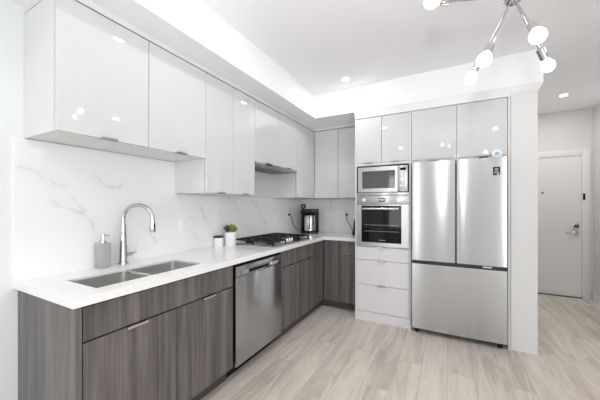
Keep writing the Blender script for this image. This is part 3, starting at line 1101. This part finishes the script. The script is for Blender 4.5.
obj('door', fridge_door(RX0, 2.109, 0.758, 1.765), M['steel_v'], fr)
rd = obj('door', fridge_door(2.115, RX1, 0.758, 1.765), M['steel_v'], fr)
fz = obj('freezer_drawer', fridge_door(RX0, RX1, 0.055, 0.722, 0.004), M['steel_v'], fr)
obj('grip_channel', bx(B(), RX0 + 0.004, RX1 - 0.004, 3.125, 3.17, 0.722, 0.757), M['dkgap'], fr)
obj('badge_plate', bx(B(), 2.33, 2.40, 3.117, 3.126, 0.735, 0.746), M['nickel'], fz)
for a in (RX0 + 0.05, RX1 - 0.05):
    bm = cyl(B(), (a, 3.16, 0.0), (a, 3.16, 0.035), 0.02)
    obj('foot', bm, M['black'], fr)
obj('hinge_cover', bx(B(), 2.30, 2.37, 3.11, 3.155, 1.7655, 1.779, 0.003), M['black'], fr)
obj('sticker', bx(B(), 2.408, 2.462, RY - 0.0006, RY + 0.008, 1.600, 1.675), M['black'], rd)
bm = B()
lathe(bm, [(0.008, 0), (0.012, 0), (0.012, 0.0008), (0.008, 0.0008), (0.008, 0)], (0, 0, 0), 20)
bmesh.ops.transform(bm, matrix=Matrix.Translation((2.435, RY - 0.0006, 1.652)) @ Matrix.Rotation(PI / 2, 4, 'X'), verts=bm.verts)
bx(bm, 2.416, 2.454, RY - 0.0014, RY - 0.0004, 1.627, 1.630)
bx(bm, 2.416, 2.444, RY - 0.0014, RY - 0.0004, 1.618, 1.621)
bx(bm, 2.440, 2.456, RY - 0.0014, RY - 0.0004, 1.604, 1.614)
obj('sticker_print', bm, M['plastic_w'], rd)

# crown moulding above the tower, fridge and end wall
bm = B()
prof = [(TY - 0.001, 2.320), (TY - 0.008, 2.322), (TY - 0.010, 2.350), (TY - 0.024, 2.378), (TY - 0.028, 2.3995)]
ex_ = [0.0, 0.003, 0.006, 0.028, 0.035]
L = []
for (y, z), e in zip(prof, ex_):
    L.append([bm.verts.new((TX0 - 0.001, y, z)), bm.verts.new((2.74 + e, y, z)), bm.verts.new((2.74 + e, YH - 0.03, z))])
L.append([bm.verts.new((TX0 - 0.001, TY + 0.02, 2.3995)), bm.verts.new((2.741, TY + 0.02, 2.3995)), bm.verts.new((2.741, YH - 0.03, 2.3995))])
L.append([bm.verts.new((TX0 - 0.001, TY + 0.02, 2.337)), bm.verts.new((2.741, TY + 0.02, 2.337)), bm.verts.new((2.741, YH - 0.03, 2.337))])
for a, b in zip(L, L[1:] + L[:1]):
    for k in range(2):
        bm.faces.new((a[k], a[k + 1], b[k + 1], b[k]))
bm.faces.new([r[0] for r in L]); bm.faces.new([r[-1] for r in L])
struct('trim_4', bm, M['trim'])

# white sensor disc on the fridge
gx = 2.440
gd = thing('round_sensor', 'round white disc with a pale blue cloud, standing on top of the refrigerator', 'sensor', (gx, 3.13, 1.765))
bm = cyl(B(), (gx, 3.120, 1.799), (gx, 3.146, 1.799), 0.041, n=36)
bmesh.ops.bevel(bm, geom=[e for e in bm.edges if len(e.link_faces) == 2 and e.calc_face_angle() > 1], offset=0.004, segments=2, affect='EDGES')
b_ = obj('disc', bm, M['plastic_w'], gd)
bm = B()
for dx, dz, r in ((-0.011, -0.002, 0.010), (0.0, 0.005, 0.0135), (0.012, -0.002, 0.010)):
    cyl(bm, (gx + dx, 3.1185 - 0.0004 * dx, 1.799 + dz), (gx + dx, 3.1202, 1.799 + dz), r, n=20)
bx(bm, gx - 0.012, gx + 0.013, 3.1187, 3.1202, 1.785, 1.799)
obj('cloud_mark', bm, M['cloud'], b_)


# ------------------------------------------------------------------ outlets, switches
def plate_x(name, label, cat, yc, zc, w, hh, kind):
    t = thing(name, label, cat, (T, yc, zc))
    pl = obj('cover_plate', bx(B(), T, T + 0.006, yc - w / 2, yc + w / 2, zc - hh / 2, zc + hh / 2, 0.0025, 2), M['plastic_w'], t)
    return t, pl


t, pl = plate_x('light_switch', 'white double switch plate on the marble splashback, right of the faucet', 'light switch', 1.69, 1.155, 0.165, 0.118, 0)
for a in (1.652, 1.728):
    o = obj('rocker', bx(B(), T + 0.006, T + 0.0085, a - 0.018, a + 0.018, 1.122, 1.188, 0.001, 1), M['ceramic'], t)
t, pl = plate_x('wall_outlet', 'white outlet on the left splashback with the coffee maker plugged in', 'outlet', 3.44, 1.20, 0.075, 0.118, 0)
obj('socket_face', bx(B(), T + 0.006, T + 0.008, 3.424, 3.456, 1.165, 1.235, 0.001, 1), M['ceramic'], t)
t = thing('wall_outlet', 'white outlet on the back splashback beside the oven tower', 'outlet', (0.735, BACK - T, 1.20))
obj('cover_plate', bx(B(), 0.6975, 0.7725, BACK - T - 0.006, BACK - T, 1.141, 1.259, 0.0025, 2), M['plastic_w'], t)
obj('socket_face', bx(B(), 0.719, 0.751, BACK - T - 0.008, BACK - T - 0.006, 1.165, 1.235, 0.001, 1), M['ceramic'], t)

# ------------------------------------------------------------------ coffee maker
kx, ky = 0.245, 3.69
cm = thing('coffee_maker', 'black coffee maker with a steel carafe in the counter corner', 'coffee maker', (kx, ky, 0.92))
# built facing -Y, then turned towards the room
hw = 0.128
obj('base', bx(B(), kx - hw, kx + hw, ky - 0.15, ky + 0.10, 0.921, 0.950, 0.008, 3), M['black'], cm)
obj('water_tank', bx(B(), kx - hw, kx + hw, ky + 0.02, ky + 0.10, 0.948, 1.24, 0.008, 3), M['black'], cm)
obj('brew_head', bx(B(), kx - hw, kx + hw, ky - 0.135, ky + 0.10, 1.212, 1.268, 0.012, 3), M['black'], cm)
for e in (-1, 1):
    obj('side_column', bx(B(), kx + e * hw, kx + e * (hw - 0.016), ky - 0.05, ky + 0.03, 0.945, 1.215, 0.003), M['black'], cm)
bm = lathe(B(), [(0, 0), (0.076, 0), (0.082, 0.008), (0.085, 0.10), (0.082, 0.19), (0.074, 0.225), (0, 0.225)], (kx, ky - 0.068, 0.951))
cf = obj('carafe', bm, M['nickel'], cm)
obj('carafe_lid', lathe(B(), [(0, 0.25), (0.03, 0.25), (0.070, 0.240), (0.076, 0.2255), (0, 0.2255)], (kx, ky - 0.068, 0.951)), M['black'], cf)
bm = tube(B(), [(kx, ky - 0.14, 1.165), (kx, ky - 0.175, 1.16), (kx, ky - 0.185, 1.09), (kx, ky - 0.175, 1.01), (kx, ky - 0.150, 0.99)], 0.0085, 10, 4)
obj('carafe_handle', bm, M['black'], cf)
cm.rotation_euler = (0, 0, math.radians(24))
bm = tube(B(), [(T + 0.011, 3.44, 1.19), (0.05, 3.45, 1.185), (0.065, 3.48, 1.12), (0.055, 3.53, 1.05), (0.06, 3.60, 0.985), (0.078, 3.64, 0.965)], 0.0042, 8, 6)
bx(bm, T + 0.0085, 0.044, 3.428, 3.452, 1.178, 1.203, 0.003)
tag(obj('power_cord', bm, M['black']), 'black cord from the left outlet to the coffee maker', 'cord')
# navy ring standing on the coffee maker
bm = B()
bmesh.ops.create_circle(bm, segments=8, radius=0.001)
bm.clear()
R_, r_ = 0.025, 0.013
N1, N2 = 32, 12
rc = Vector((0.155, 3.655, 1.2685 + R_ + r_))
vd = Vector((math.cos(math.radians(28)), math.sin(math.radians(28)), 0))
nd = Vector((-vd.y, vd.x, 0))
g = []
for i in range(N1):
    a = 2 * PI * i / N1
    e = vd * math.cos(a) + Vector((0, 0, 1)) * math.sin(a)
    g.append([bm.verts.new(rc + e * (R_ + r_ * math.cos(b)) + nd * r_ * math.sin(b)) for b in [2 * PI * k / N2 for k in range(N2)]])
for i in range(N1):
    for k in range(N2):
        bm.faces.new((g[i][k], g[(i + 1) % N1][k], g[(i + 1) % N1][(k + 1) % N2], g[i][(k + 1) % N2]))
tag(obj('navy_ring', bm, M['navy']), 'small navy blue ring standing on top of the coffee maker', 'ring')

# ------------------------------------------------------------------ kettle by the tower
qx, qy = 0.968, 3.70
kt = thing('electric_kettle', 'black kettle on the back counter, half hidden by the oven tower', 'kettle', (qx, qy, 0.92))
obj('power_base', lathe(B(), [(0, 0), (0.078, 0), (0.08, 0.004), (0.078, 0.018), (0.06, 0.021), (0, 0.021)], (qx, qy, 0.9205)), M['black'], kt)
obj('jug', lathe(B(), [(0, 0.022), (0.074, 0.022), (0.076, 0.03), (0.062, 0.19), (0.052, 0.215), (0, 0.225)], (qx, qy, 0.9205)), M['black'], kt)
obj('lid', lathe(B(), [(0, 0.246), (0.012, 0.246), (0.014, 0.232), (0.044, 0.222), (0, 0.218)], (qx, qy, 0.9205)), M['black'], kt)
bm = tube(B(), [(qx + 0.03, qy - 0.04, 1.135), (qx + 0.06, qy - 0.075, 1.165), (qx + 0.07, qy - 0.09, 1.13), (qx + 0.07, qy - 0.09, 1.04), (qx + 0.045, qy - 0.055, 0.985)], 0.009, 10, 4)
obj('handle', bm, M['black'], kt)
bm = tube(B(), [(0.735, BACK - T - 0.012, 1.185), (0.735, BACK - 0.06, 1.175), (0.75, BACK - 0.07, 1.11), (0.80, BACK - 0.08, 1.04), (0.83, BACK - 0.09, 0.97), (0.86, BACK - 0.14, 0.93), (0.90, BACK - 0.19, 0.93)], 0.0042, 8, 6)
bx(bm, 0.722, 0.748, BACK - T - 0.036, BACK - T - 0.0085, 1.173, 1.20, 0.003)
tag(obj('power_cord', bm, M['black']), 'black cord from the back wall outlet to the kettle', 'cord')
